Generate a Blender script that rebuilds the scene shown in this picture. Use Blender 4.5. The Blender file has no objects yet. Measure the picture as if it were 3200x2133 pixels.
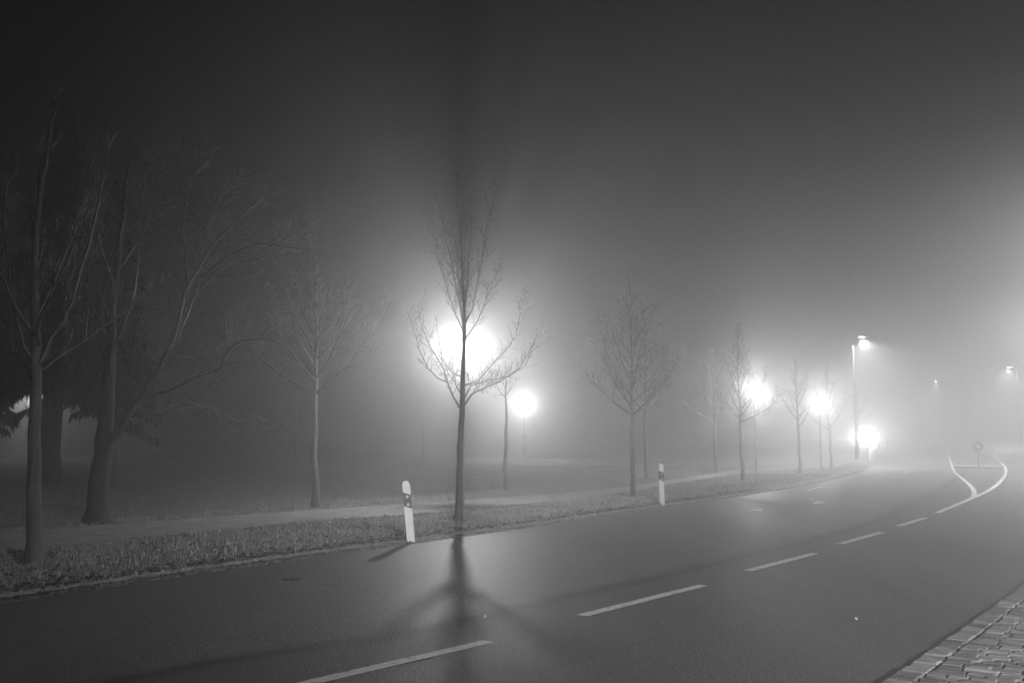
import bpy, bmesh, math, random
from mathutils import Vector, Matrix, noise as mnoise
R = math.radians
scene = bpy.context.scene
col = scene.collection

# ------------------------------------------------------------------ camera
CAM_H, F_PX, HORIZON = 1.66, 3111.0, 1380.0
PITCH = math.atan((HORIZON - 1066.5) / F_PX)
cam_d = bpy.data.cameras.new('camera')
cam_d.sensor_width = 36.0
cam_d.lens = 36.0 * F_PX / 3200.0
cam_d.clip_start, cam_d.clip_end = 0.05, 2000.0
cam = bpy.data.objects.new('camera', cam_d)
cam.location = (0, 0, CAM_H)
cam.rotation_euler = (R(90) + PITCH, 0, 0)
col.objects.link(cam)
scene.camera = cam

# ------------------------------------------------------------------ night sky, exposure, renderer
world = bpy.data.worlds.new('World')
scene.world = world
world.use_nodes = True
world.node_tree.nodes['Background'].inputs['Color'].default_value = (0.5, 0.5, 0.5, 1)
world.node_tree.nodes['Background'].inputs['Strength'].default_value = 0.0002
vs = scene.view_settings
vs.view_transform, vs.look, vs.exposure, vs.gamma = 'Standard', 'None', 0.0, 1.0
vs.use_curve_mapping = False
cy = scene.cycles
cy.max_bounces, cy.diffuse_bounces, cy.glossy_bounces = 6, 2, 2
cy.transparent_max_bounces, cy.volume_bounces = 6, 1
cy.use_light_tree = True
cy.use_adaptive_sampling = False
scene.render.dither_intensity = 2.0
cy.use_denoising = True
cy.denoiser = 'OPENIMAGEDENOISE'
cy.denoising_input_passes = 'RGB_ALBEDO_NORMAL'
cy.denoising_prefilter = 'NONE'
cy.sample_clamp_indirect = 2.0
cy.sample_clamp_direct = 0.0
cy.caustics_reflective = cy.caustics_refractive = False

FOG_DENSITY, FOG_G, FOG_TOP = 0.021, 0.85, 26.0
P_PATH = 1000.0       # path lamp, watts
P_MAST = 26000.0      # street mast, watts
P_CAR = 2600.0

# ------------------------------------------------------------------ helpers
def gp(x, y, z=0.0):
    """the ground point under a pixel of the 3200 x 2133 photograph"""
    r, u = (x - 1600.0) / F_PX, (1066.5 - y) / F_PX
    d = Vector((r, math.cos(PITCH) - u * math.sin(PITCH), math.sin(PITCH) + u * math.cos(PITCH)))
    t = (z - CAM_H) / d.z
    return Vector((d.x * t, d.y * t, z))

def sm(a, b, x):
    t = min(1.0, max(0.0, (x - a) / (b - a)))
    return t * t * (3 - 2 * t)

def terrain(x, y):
    return 1.75 * sm(70, 120, y) * sm(14, 30, x)

class MB:
    def __init__(self):
        self.v, self.f, self.smooth = [], [], True
        self.tint = []
    def add(self, vs, fs):
        o = len(self.v)
        self.v.extend([tuple(p) for p in vs])
        self.f.extend([tuple(i + o for i in f) for f in fs])
    def box(self, c, s, rot=None):
        x, y, z = s[0] / 2, s[1] / 2, s[2] / 2
        p = [Vector(q) for q in ((-x,-y,-z),(x,-y,-z),(x,y,-z),(-x,y,-z),(-x,-y,z),(x,-y,z),(x,y,z),(-x,y,z))]
        if rot is not None: p = [rot @ q for q in p]
        self.add([q + Vector(c) for q in p], [(3,2,1,0),(4,5,6,7),(0,1,5,4),(1,2,6,5),(2,3,7,6),(3,0,4,7)])
    def tube(self, pts, rad, n=6, cap=True):
        pts = [Vector(p) for p in pts]
        k = len(pts)
        base = len(self.v)
        ref = None
        for i in range(k):
            d = (pts[min(i+1, k-1)] - pts[max(i-1, 0)])
            if d.length < 1e-9: d = Vector((0,0,1))
            d.normalize()
            if ref is None:
                ref = d.orthogonal().normalized()
            a = (ref - d * ref.dot(d))
            if a.length < 1e-6: a = d.orthogonal()
            a.normalize(); ref = a
            b = d.cross(a)
            r = rad[i]
            for j in range(n):
                t = 2 * math.pi * j / n
                q = pts[i] + a * (r * math.cos(t)) + b * (r * math.sin(t))
                self.v.append((q.x, q.y, q.z))
        for i in range(k - 1):
            for j in range(n):
                j2 = (j + 1) % n
                self.f.append((base+i*n+j, base+i*n+j2, base+(i+1)*n+j2, base+(i+1)*n+j))
        if cap:
            self.f.append(tuple(base + j for j in reversed(range(n))))
            self.f.append(tuple(base + (k-1)*n + j for j in range(n)))
    def lathe(self, prof, n=16, c=(0,0,0)):
        """prof: list of (radius, z) from bottom to top"""
        base = len(self.v)
        for r, z in prof:
            for j in range(n):
                t = 2 * math.pi * j / n
                self.v.append((c[0] + r*math.cos(t), c[1] + r*math.sin(t), c[2] + z))
        for i in range(len(prof) - 1):
            for j in range(n):
                j2 = (j+1) % n
                self.f.append((base+i*n+j, base+i*n+j2, base+(i+1)*n+j2, base+(i+1)*n+j))
        self.f.append(tuple(base + j for j in reversed(range(n))))
        self.f.append(tuple(base + (len(prof)-1)*n + j for j in range(n)))
    def build(self, name, mat, parent=None, smooth=True, matrix=None):
        me = bpy.data.meshes.new(name)
        me.from_pydata(self.v, [], self.f)
        me.update()
        if smooth:
            me.polygons.foreach_set('use_smooth', [True] * len(me.polygons))
        o = bpy.data.objects.new(name, me)
        if mat: me.materials.append(mat)
        col.objects.link(o)
        if parent is not None: o.parent = parent
        if matrix is not None: o.matrix_local = matrix
        return o

def tag(o, label=None, cat=None, group=None, kind=None):
    if label: o['label'] = label
    if cat: o['category'] = cat
    if group: o['group'] = group
    if kind: o['kind'] = kind
    return o

def empty(name, loc, label, cat, group=None, rz=0.0):
    o = bpy.data.objects.new(name, None)
    o.empty_display_size = 0.3
    o.location = loc
    o.rotation_euler = (0, 0, rz)
    col.objects.link(o)
    return tag(o, label, cat, group)

def copy_tree(o, parent=None):
    c = o.copy()
    col.objects.link(c)
    if parent is not None: c.parent = parent
    for ch in list(o.children): copy_tree(ch, c)
    return c

# ------------------------------------------------------------------ materials
def mat(name):
    m = bpy.data.materials.new(name)
    m.use_nodes = True
    nt = m.node_tree
    return m, nt, nt.nodes['Principled BSDF']

def g(v): return (v, v, v, 1.0)

def noisy(name, lo, hi, scale, rough=0.7, bump=0.0, bscale=None, detail=6.0, stretch=None, spec=0.5, bdist=0.02):
    m, nt, b = mat(name)
    tc = nt.nodes.new('ShaderNodeTexCoord')
    src = tc.outputs['Object']
    if stretch:
        mp = nt.nodes.new('ShaderNodeMapping'); mp.inputs['Scale'].default_value = stretch
        nt.links.new(src, mp.inputs['Vector']); src = mp.outputs['Vector']
    n = nt.nodes.new('ShaderNodeTexNoise'); n.inputs['Scale'].default_value = scale; n.inputs['Detail'].default_value = detail
    nt.links.new(src, n.inputs['Vector'])
    r = nt.nodes.new('ShaderNodeValToRGB')
    r.color_ramp.elements[0].position, r.color_ramp.elements[0].color = 0.3, g(lo)
    r.color_ramp.elements[1].position, r.color_ramp.elements[1].color = 0.7, g(hi)
    nt.links.new(n.outputs['Fac'], r.inputs['Fac'])
    nt.links.new(r.outputs['Color'], b.inputs['Base Color'])
    b.inputs['Roughness'].default_value = rough
    b.inputs['Specular IOR Level'].default_value = spec
    if bump:
        n2 = nt.nodes.new('ShaderNodeTexNoise'); n2.inputs['Scale'].default_value = bscale or scale; n2.inputs['Detail'].default_value = 4
        nt.links.new(src, n2.inputs['Vector'])
        bp = nt.nodes.new('ShaderNodeBump'); bp.inputs['Strength'].default_value = bump; bp.inputs['Distance'].default_value = bdist
        nt.links.new(n2.outputs['Fac'], bp.inputs['Height'])
        nt.links.new(bp.outputs['Normal'], b.inputs['Normal'])
    return m

def emit(name, strength, base=0.8):
    m, nt, b = mat(name)
    b.inputs['Base Color'].default_value = g(base)
    b.inputs['Emission Color'].default_value = g(1.0)
    b.inputs['Emission Strength'].default_value = strength
    return m

M = {}
M['bark'] = noisy('bark', 0.04, 0.10, 9, 0.75, 0.6, 30, stretch=(1, 1, 0.25))
M['dark_bark'] = noisy('dark_bark', 0.014, 0.035, 7, 0.85, 0.9, 18, stretch=(1, 1, 0.3))
M['twig'] = noisy('twig', 0.03, 0.07, 14, 0.45)
M['needles'] = noisy('needles', 0.03, 0.06, 3, 0.7)
M['paint'] = noisy('road_paint', 0.42, 0.66, 22, 0.6, 0.25, 160, bdist=0.004)
def worn_paint():
    m = noisy('road_paint', 0.40, 0.62, 22, 0.6, 0.25, 160, bdist=0.004)
    nt = m.node_tree; b = nt.nodes['Principled BSDF']
    src = b.inputs['Base Color'].links[0].from_socket
    tc = nt.nodes.new('ShaderNodeTexCoord')
    n = nt.nodes.new('ShaderNodeTexNoise'); n.inputs['Scale'].default_value = 7; n.inputs['Detail'].default_value = 10; n.inputs['Roughness'].default_value = .75
    nt.links.new(tc.outputs['Object'], n.inputs['Vector'])
    r = nt.nodes.new('ShaderNodeMapRange'); r.inputs['From Min'].default_value = .36; r.inputs['From Max'].default_value = .46
    nt.links.new(n.outputs['Fac'], r.inputs['Value'])
    mx = nt.nodes.new('ShaderNodeMix'); mx.data_type = 'RGBA'; mx.inputs[6].default_value = g(.10)
    nt.links.new(r.outputs['Result'], mx.inputs[0]); nt.links.new(src, mx.inputs[7]); nt.links.new(mx.outputs[2], b.inputs['Base Color'])
    return m
M['paint'] = worn_paint()
M['white_plastic'] = noisy('white_plastic', 0.66, 0.78, 12, 0.45)
M['black_plastic'] = noisy('black_plastic', 0.015, 0.03, 20, 0.5)
M['reflector'] = noisy('reflector', 0.55, 0.7, 60, 0.3)
M['galvanised'] = noisy('galvanised', 0.12, 0.2, 25, 0.4)
M['dark_metal'] = noisy('dark_metal', 0.05, 0.08, 15, 0.45)
M['grey_metal'] = noisy('grey_metal', 0.16, 0.24, 15, 0.45)
M['iron'] = noisy('cast_iron', 0.015, 0.03, 40, 0.6)
M['gravel'] = noisy('gravel', 0.22, 0.40, 2.2, 0.85, 0.7, 45, detail=10)
M['far_gravel'] = noisy('far_gravel', 0.5, 0.62, 1.2, 0.7)
random.seed(77)
M['joint'] = noisy('joint_soil', 0.02, 0.05, 20, 0.95)
M['leaf'] = noisy('dead_leaf', 0.35, 0.55, 30, 0.5)
M['sign_blue'] = noisy('sign_blue', 0.05, 0.07, 20, 0.4)
M['sign_white'] = noisy('sign_white', 0.6, 0.7, 20, 0.4)
M['car_paint'] = noisy('car_paint', 0.10, 0.12, 4, 0.25)
M['car_glass'] = noisy('car_glass', 0.01, 0.015, 4, 0.08)
M['rubber'] = noisy('rubber', 0.015, 0.025, 20, 0.8)
M['kerb'] = noisy('kerb_stone', 0.10, 0.16, 8, 0.7)
M['soil'] = None

def stone(name, lo, hi):
    m = noisy(name, lo, hi, 9, 0.65, 0.35, 90, detail=8, bdist=0.006)
    nt = m.node_tree; b = nt.nodes['Principled BSDF']
    src = b.inputs['Base Color'].links[0].from_socket
    at = nt.nodes.new('ShaderNodeAttribute'); at.attribute_name = 'tint'
    mx = nt.nodes.new('ShaderNodeVectorMath'); mx.operation = 'MULTIPLY'
    nt.links.new(src, mx.inputs[0]); nt.links.new(at.outputs['Vector'], mx.inputs[1])
    nt.links.new(mx.outputs[0], b.inputs['Base Color'])
    return m
M['stone'] = stone('sett_stone', 0.10, 0.22)
M['gutter_stone'] = stone('gutter_stone', 0.05, 0.13)
def set_tint(o, mb):
    at = o.data.attributes.new('tint', 'FLOAT_VECTOR', 'POINT')
    at.data.foreach_set('vector', [x for t in mb.tint for x in (t, t, t)])
    return o

def asphalt():
    m, nt, b = mat('asphalt')
    N, L = nt.nodes.new, nt.links.new
    tc = N('ShaderNodeTexCoord')
    fine = N('ShaderNodeTexVoronoi'); fine.inputs['Scale'].default_value = 62
    L(tc.outputs['Object'], fine.inputs['Vector'])
    med = N('ShaderNodeTexNoise'); med.inputs['Scale'].default_value = 28; med.inputs['Detail'].default_value = 6
    L(tc.outputs['Object'], med.inputs['Vector'])
    mp = N('ShaderNodeMapping'); mp.inputs['Rotation'].default_value = (0, 0, R(32)); mp.inputs['Scale'].default_value = (1.0, 0.12, 1)
    L(tc.outputs['Object'], mp.inputs['Vector'])
    big = N('ShaderNodeTexNoise'); big.inputs['Scale'].default_value = 0.9; big.inputs['Detail'].default_value = 4
    L(mp.outputs['Vector'], big.inputs['Vector'])
    # base value
    a1 = N('ShaderNodeMapRange'); a1.inputs['From Min'].default_value = 0.3; a1.inputs['From Max'].default_value = 0.7
    a1.inputs['To Min'].default_value = 0.07; a1.inputs['To Max'].default_value = 0.125
    L(med.outputs['Fac'], a1.inputs['Value'])
    a2 = N('ShaderNodeMapRange'); a2.inputs['From Min'].default_value = 0.3; a2.inputs['From Max'].default_value = 0.7
    a2.inputs['To Min'].default_value = 0.78; a2.inputs['To Max'].default_value = 1.24
    L(big.outputs['Fac'], a2.inputs['Value'])
    mul = N('ShaderNodeMath'); mul.operation = 'MULTIPLY'
    L(a1.outputs['Result'], mul.inputs[0]); L(a2.outputs['Result'], mul.inputs[1])
    # the tarred seam: distance in metres from it is stored on the mesh
    at = N('ShaderNodeAttribute'); at.attribute_name = 'seam'
    wob = N('ShaderNodeTexNoise'); wob.inputs['Scale'].default_value = 1.6; wob.inputs['Detail'].default_value = 5
    L(tc.outputs['Object'], wob.inputs['Vector'])
    wm = N('ShaderNodeMath'); wm.operation = 'MULTIPLY_ADD'; wm.inputs[1].default_value = 0.5; wm.inputs[2].default_value = -0.25
    L(wob.outputs['Fac'], wm.inputs[0])
    ad = N('ShaderNodeMath'); ad.operation = 'ADD'
    L(at.outputs['Fac'], ad.inputs[0]); L(wm.outputs[0], ad.inputs[1])
    mr = N('ShaderNodeMapRange'); mr.inputs['From Min'].default_value = -1.0; mr.inputs['From Max'].default_value = 1.0
    L(ad.outputs[0], mr.inputs['Value'])
    ramp = N('ShaderNodeValToRGB')
    e = ramp.color_ramp.elements
    e[0].position, e[0].color = 0.0, g(0.74)
    e[1].position, e[1].color = 1.0, g(1.0)
    for p, v in ((0.40, 0.72), (0.48, 0.36), (0.54, 0.40), (0.64, 0.95)):
        q = e.new(p); q.color = g(v)
    L(mr.outputs['Result'], ramp.inputs['Fac'])
    mul2 = N('ShaderNodeMath'); mul2.operation = 'MULTIPLY'
    L(mul.outputs[0], mul2.inputs[0]); L(ramp.outputs['Color'], mul2.inputs[1])
    # pale chippings
    chip = N('ShaderNodeMapRange'); chip.inputs['From Min'].default_value = 0.0; chip.inputs['From Max'].default_value = 1.0
    chip.inputs['To Min'].default_value = 0.5; chip.inputs['To Max'].default_value = 1.7
    L(fine.outputs['Color'], chip.inputs['Value'])
    mul3 = N('ShaderNodeMath'); mul3.operation = 'MULTIPLY'
    L(mul2.outputs[0], mul3.inputs[0]); L(chip.outputs['Result'], mul3.inputs[1])
    # hairline cracks here and there
    ck = N('ShaderNodeTexVoronoi'); ck.feature = 'DISTANCE_TO_EDGE'; ck.inputs['Scale'].default_value = 0.42
    wv = N('ShaderNodeVectorMath'); wv.operation = 'MULTIPLY_ADD'; wv.inputs[1].default_value = (1.1, 1.1, 0)
    L(wob.outputs['Color'], wv.inputs[0]); L(tc.outputs['Object'], wv.inputs[2]); L(wv.outputs[0], ck.inputs['Vector'])
    cr = N('ShaderNodeMapRange'); cr.inputs['From Max'].default_value = 0.006; cr.inputs['To Min'].default_value = 0.35
    L(ck.outputs['Distance'], cr.inputs['Value'])
    cm = N('ShaderNodeMapRange'); cm.inputs['From Min'].default_value = 0.52; cm.inputs['From Max'].default_value = 0.56
    L(big.outputs['Fac'], cm.inputs['Value'])
    cx = N('ShaderNodeMix'); cx.data_type = 'FLOAT'; cx.inputs[2].default_value = 1.0
    L(cm.outputs['Result'], cx.inputs[0]); L(cr.outputs['Result'], cx.inputs[3])
    mul4 = N('ShaderNodeMath'); mul4.operation = 'MULTIPLY'
    L(mul3.outputs[0], mul4.inputs[0]); L(cx.outputs[0], mul4.inputs[1])
    comb = N('ShaderNodeCombineColor')
    for i in range(3): L(mul4.outputs[0], comb.inputs[i])
    L(comb.outputs[0], b.inputs['Base Color'])
    b.inputs['Roughness'].default_value = 0.5
    b.inputs['Specular IOR Level'].default_value = 0.3
    hb = N('ShaderNodeMath'); hb.operation = 'ADD'
    L(fine.outputs['Distance'], hb.inputs[0]); L(med.outputs['Fac'], hb.inputs[1])
    bp = N('ShaderNodeBump'); bp.inputs['Strength'].default_value = 0.5; bp.inputs['Distance'].default_value = 0.006
    L(hb.outputs[0], bp.inputs['Height']); L(bp.outputs['Normal'], b.inputs['Normal'])
    return m
M['asphalt'] = asphalt()

def ground_mat():
    m, nt, b = mat('meadow')
    N, L = nt.nodes.new, nt.links.new
    tc = N('ShaderNodeTexCoord')
    n1 = N('ShaderNodeTexNoise'); n1.inputs['Scale'].default_value = 0.35; n1.inputs['Detail'].default_value = 8; n1.inputs['Roughness'].default_value = 0.65
    n2 = N('ShaderNodeTexNoise'); n2.inputs['Scale'].default_value = 9; n2.inputs['Detail'].default_value = 8; n2.inputs['Roughness'].default_value = 0.7
    for n in (n1, n2): L(tc.outputs['Object'], n.inputs['Vector'])
    r1 = N('ShaderNodeMapRange'); r1.inputs['From Min'].default_value = .3; r1.inputs['From Max'].default_value = .7; r1.inputs['To Min'].default_value = 0.75; r1.inputs['To Max'].default_value = 1.25
    r2 = N('ShaderNodeMapRange'); r2.inputs['From Min'].default_value = .35; r2.inputs['From Max'].default_value = .65; r2.inputs['To Min'].default_value = 0.11; r2.inputs['To Max'].default_value = 0.31
    L(n1.outputs['Fac'], r1.inputs['Value']); L(n2.outputs['Fac'], r2.inputs['Value'])
    mul = N('ShaderNodeMath'); mul.operation = 'MULTIPLY'
    L(r1.outputs['Result'], mul.inputs[0]); L(r2.outputs['Result'], mul.inputs[1])
    comb = N('ShaderNodeCombineColor')
    for i in range(3): L(mul.outputs[0], comb.inputs[i])
    L(comb.outputs[0], b.inputs['Base Color'])
    b.inputs['Roughness'].default_value = 0.9
    b.inputs['Specular IOR Level'].default_value = 0.2
    bp = N('ShaderNodeBump'); bp.inputs['Strength'].default_value = 1.0; bp.inputs['Distance'].default_value = 0.06
    L(n2.outputs['Fac'], bp.inputs['Height']); L(bp.outputs['Normal'], b.inputs['Normal'])
    return m
M['meadow'] = ground_mat()

def grass_mat():
    m, nt, b = mat('grass_blade')
    N, L = nt.nodes.new, nt.links.new
    at = N('ShaderNodeAttribute'); at.attribute_name = 'tint'
    comb = N('ShaderNodeCombineColor')
    for i in range(3): L(at.outputs['Fac'], comb.inputs[i])
    L(comb.outputs[0], b.inputs['Base Color'])
    b.inputs['Roughness'].default_value = 0.6
    b.inputs['Specular IOR Level'].default_value = 0.3
    return m
M['grass'] = grass_mat()

# ------------------------------------------------------------------ the ground plan
def poly(pts):
    return [Vector((p[0], p[1])) for p in pts]

LEFT = poly([(-21.0, -15.0), (-12.4, -1.2)] + [gp(*p)[:2] for p in
        ((0, 1885), (560, 1800), (1000, 1737), (1280, 1700), (1500, 1669), (1750, 1634), (2068, 1587), (2330, 1548), (2600, 1503), (2740, 1456))]
        + [(34.0, 97.0), (42.0, 122.0), (58.0, 160.0), (80.0, 200.0)])
RIGHT = poly([(-13.2, -15.0), (-2.6, 0.0)] + [gp(*p)[:2] for p in ((2742, 2150), (3200, 1833))]
        + [(12.2, 21.0), (21.5, 36.0), (36.0, 57.0), (62.0, 90.0), (95.0, 125.0), (140.0, 165.0)])
SEAM = poly([(-14.0, -10.0)] + [gp(*p)[:2] for p in ((330, 2133), (700, 2062), (1050, 2015), (1370, 1962), (1600, 1905), (1900, 1838), (2250, 1757), (2600, 1672), (2800, 1610))] + [(20, 45), (34, 75)])
PATH_N = poly([(-13.5, 8.0)] + [gp(*p)[:2] for p in ((0, 1740), (300, 1706), (638, 1672), (1000, 1634), (1372, 1609), (1900, 1553), (2100, 1517), (2300, 1483), (2500, 1466))] + [(24, 66)])
PATH_F = poly([(-18.5, 9.0)] + [gp(*p)[:2] for p in ((0, 1674), (300, 1650), (638, 1625), (1000, 1598), (1372, 1574), (1900, 1534), (2100, 1502), (2300, 1470), (2500, 1456))] + [(22.5, 70)])

def resample(p, n):
    L = [0.0]
    for a, b in zip(p, p[1:]): L.append(L[-1] + (b - a).length)
    out = []
    k = 0
    for i in range(n):
        s = L[-1] * i / (n - 1)
        while k < len(p) - 2 and L[k+1] < s: k += 1
        t = (s - L[k]) / max(1e-9, L[k+1] - L[k])
        out.append(p[k].lerp(p[k+1], t))
    return out

def smooth_poly(p, it=2):
    for _ in range(it):
        q = [p[0]]
        for a, b in zip(p, p[1:]):
            q += [a.lerp(b, .25), a.lerp(b, .75)]
        q.append(p[-1])
        p = q
    return p

def at_y(p, y):
    for a, b in zip(p, p[1:]):
        if a.y <= y <= b.y:
            return a.lerp(b, (y - a.y) / max(1e-9, b.y - a.y))
    return p[0].copy() if y < p[0].y else p[-1].copy()

def sdist(p, q):
    """signed distance of q from polyline p: positive to the left of its direction"""
    best, sg = 1e9, 1
    for a, b in zip(p, p[1:]):
        d = b - a
        t = max(0, min(1, (q - a).dot(d) / d.length_squared))
        c = a + d * t
        w = (q - c).length
        if w < best:
            best = w
            sg = 1 if d.x * (q.y - a.y) - d.y * (q.x - a.x) > 0 else -1
    return best * sg

LEFT_S, RIGHT_S, SEAM_S = smooth_poly(LEFT), smooth_poly(RIGHT), smooth_poly(SEAM)
PN_S, PF_S = smooth_poly(PATH_N), smooth_poly(PATH_F)

def on_path(q):
    """metres inside the near footpath (negative outside)"""
    return min(sdist(PN_S, q), -sdist(PF_S, q))

# road: rows from the left edge to the right edge, paired along the road
def road():
    mb = MB(); seam = []
    nu, nv = 210, 26
    ys = []
    for i in range(nu):
        t = i / (nu - 1)
        ys.append(-15 + 215 * t ** 1.7)
    nrm = Vector((math.cos(R(32)), -math.sin(R(32))))
    for y in ys:
        a = at_y(LEFT_S, y)
        # the matching point across the road
        b = None
        for s in range(1, 2200):
            q = a + nrm * (s * 0.05)
            if sdist_fast(q) > 0: b = q; break
        b = b or a + nrm * 110
        for j in range(nv):
            q = a.lerp(b, j / (nv - 1))
            mb.v.append((q.x, q.y, terrain(q.x, q.y)))
            seam.append(max(-1.0, min(1.0, sdist(SEAM_S, q))) if q.y < 75 else 1.0)
    for i in range(nu - 1):
        for j in range(nv - 1):
            mb.f.append((i*nv+j, i*nv+j+1, (i+1)*nv+j+1, (i+1)*nv+j))
    o = mb.build('road', M['asphalt'])
    at = o.data.attributes.new('seam', 'FLOAT', 'POINT')
    at.data.foreach_set('value', seam)
    return tag(o, kind='structure', label='dark worn asphalt road curving away into the fog')

def sdist_fast(q):
    for a, b in zip(RIGHT_S, RIGHT_S[1:]):
        if a.y <= q.y <= b.y:
            x = a.x + (b.x - a.x) * (q.y - a.y) / max(1e-9, b.y - a.y)
            return q.x - x
    return -1.0
road()

NRM = Vector((-math.cos(R(31)), math.sin(R(31))))
def ground_z(q, v=None):
    v = sdist(LEFT_S, q) if v is None else v
    z = terrain(q.x, q.y)
    if v < 0.02: return z - 0.07
    if v < 0.34: return z - 0.045
    h = 0.03 + 0.10 * sm(0.34, 1.0, v) - 0.07 * sm(1.3, 2.6, v)
    p = on_path(q) if q.y < 75 and v < 22 else -9.0
    k = 1 - sm(-0.5, 0.05, p)
    if v < 40:
        n = mnoise.noise(Vector((q.x * 1.7, q.y * 1.7, 0))) * 0.03 + mnoise.noise(Vector((q.x * 5, q.y * 5, 3))) * 0.012
        h += n * k * sm(0.34, 0.7, v)
    h -= 0.035 * sm(-0.25, 0.1, p)
    return z + h

def ground():
    mb = MB()
    us = []
    y = -15.0
    while y < 200:
        us.append(y); y += 0.22 if 5 < y < 45 else (0.7 if y < 90 else 3.0)
    vs_ = [-260, -150, -90, -50, -25, -12, -5, -1, 0.0, 0.03, 0.33, 0.36] + [0.5 + 0.15*i for i in range(20)] + [3.6 + 0.3*i for i in range(18)] \
        + [9.2 + 0.7*i for i in range(14)] + [20 + 2*i for i in range(16)] + [55, 62, 70, 80, 95, 115, 140, 170, 220, 300]
    for y in us:
        a = at_y(LEFT_S, y)
        for v in vs_:
            q = a + NRM * v
            mb.v.append((q.x, q.y, ground_z(q, v)))
    n = len(vs_)
    for i in range(len(us) - 1):
        for j in range(n - 1):
            mb.f.append((i*n+j+1, i*n+j, (i+1)*n+j, (i+1)*n+j+1))
    return tag(mb.build('ground', M['meadow']), kind='structure', label='dark meadow and verge soil')
ground()

def ribbon(name, a, b, z, m, nx=10, nu=160, noise=0.0, label=None):
    pa, pb = resample(a, nu), resample(b, nu)
    mb = MB()
    for p, q in zip(pa, pb):
        for j in range(nx + 1):
            r = p.lerp(q, j / nx)
            mb.v.append((r.x, r.y, terrain(r.x, r.y) + z + noise * mnoise.noise(Vector((r.x*2, r.y*2, 7)))))
    w = nx + 1
    for i in range(nu - 1):
        for j in range(nx):
            mb.f.append((i*w+j, i*w+w+j, i*w+w+j+1, i*w+j+1))
    return tag(mb.build(name, m), kind='structure', label=label)

def widen(p, d):
    return [q + Vector((NRM.x, NRM.y)) * d for q in p]
ribbon('path', [q for q in PN_S], [q for q in PF_S], 0.058, M['gravel'], 10, 200, 0.004, 'pale gravel footpath behind the roadside tree')
far_y = 84.7
ribbon('far_path', poly([(-75, far_y+1), (-30, far_y-1.2), (15, far_y-1.4)]), poly([(-75, far_y+5.0), (-30, far_y+3.0), (15, far_y+3.0)]), 0.13, M['far_gravel'], 4, 90, 0, 'pale path crossing the meadow far behind')

# gutter of small setts along the left edge
def gutter():
    mb = MB()
    rnd = random.Random(5)
    pts = resample(LEFT_S, 4000)
    acc, last = 0.0, None
    i = 0
    L = [0.0]
    for p, q in zip(pts, pts[1:]): L.append(L[-1] + (q-p).length)
    s = 0.0
    k = 0
    while s < L[-1]:
        ln = rnd.uniform(0.13, 0.2)
        while k < len(L) - 2 and L[k+1] < s: k += 1
        p = pts[k]; d = (pts[k+1] - pts[k]).normalized()
        n = Vector((-d.y, d.x))
        if 3 < p.y < 60:
            for r_ in range(2):
                c = p + d * (ln/2) + n * (0.085 + 0.155*r_)
                rot = Matrix.Rotation(math.atan2(d.y, d.x) + rnd.uniform(-.04, .04), 3, 'Z') @ Matrix.Rotation(rnd.uniform(-.04,.04), 3, 'X')
                t = terrain(c.x, c.y)
                sett(mb, (c.x, c.y, t - 0.042 + rnd.uniform(-.008, .008)), (ln - 0.03, 0.13, 0.1), rot, 0.016)
        s += ln
    return tag(set_tint(mb.build('gutter', M['gutter_stone'], smooth=False), mb), kind='structure', label='narrow gutter of stone setts along the grass verge')

def sett(mb, c, s, rot, b):
    x, y, z = s[0]/2, s[1]/2, s[2]/2
    ring0 = [(-x,-y,-z),(x,-y,-z),(x,y,-z),(-x,y,-z)]
    ring1 = [(-x,-y,z-b),(x,-y,z-b),(x,y,z-b),(-x,y,z-b)]
    ring2 = [(-x+b,-y+b,z),(x-b,-y+b,z),(x-b,y-b,z),(-x+b,y-b,z)]
    vs = [rot @ Vector(p) + Vector(c) for p in ring0 + ring1 + ring2]
    mb.tint.extend([random.uniform(.45, 1.25)] * 12)
    f = [(8,9,10,11)]
    for j in range(4):
        k = (j+1) % 4
        f += [(j,k,4+k,4+j), (4+j,4+k,8+k,8+j)]
    mb.add(vs, f)
gutter()

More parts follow.
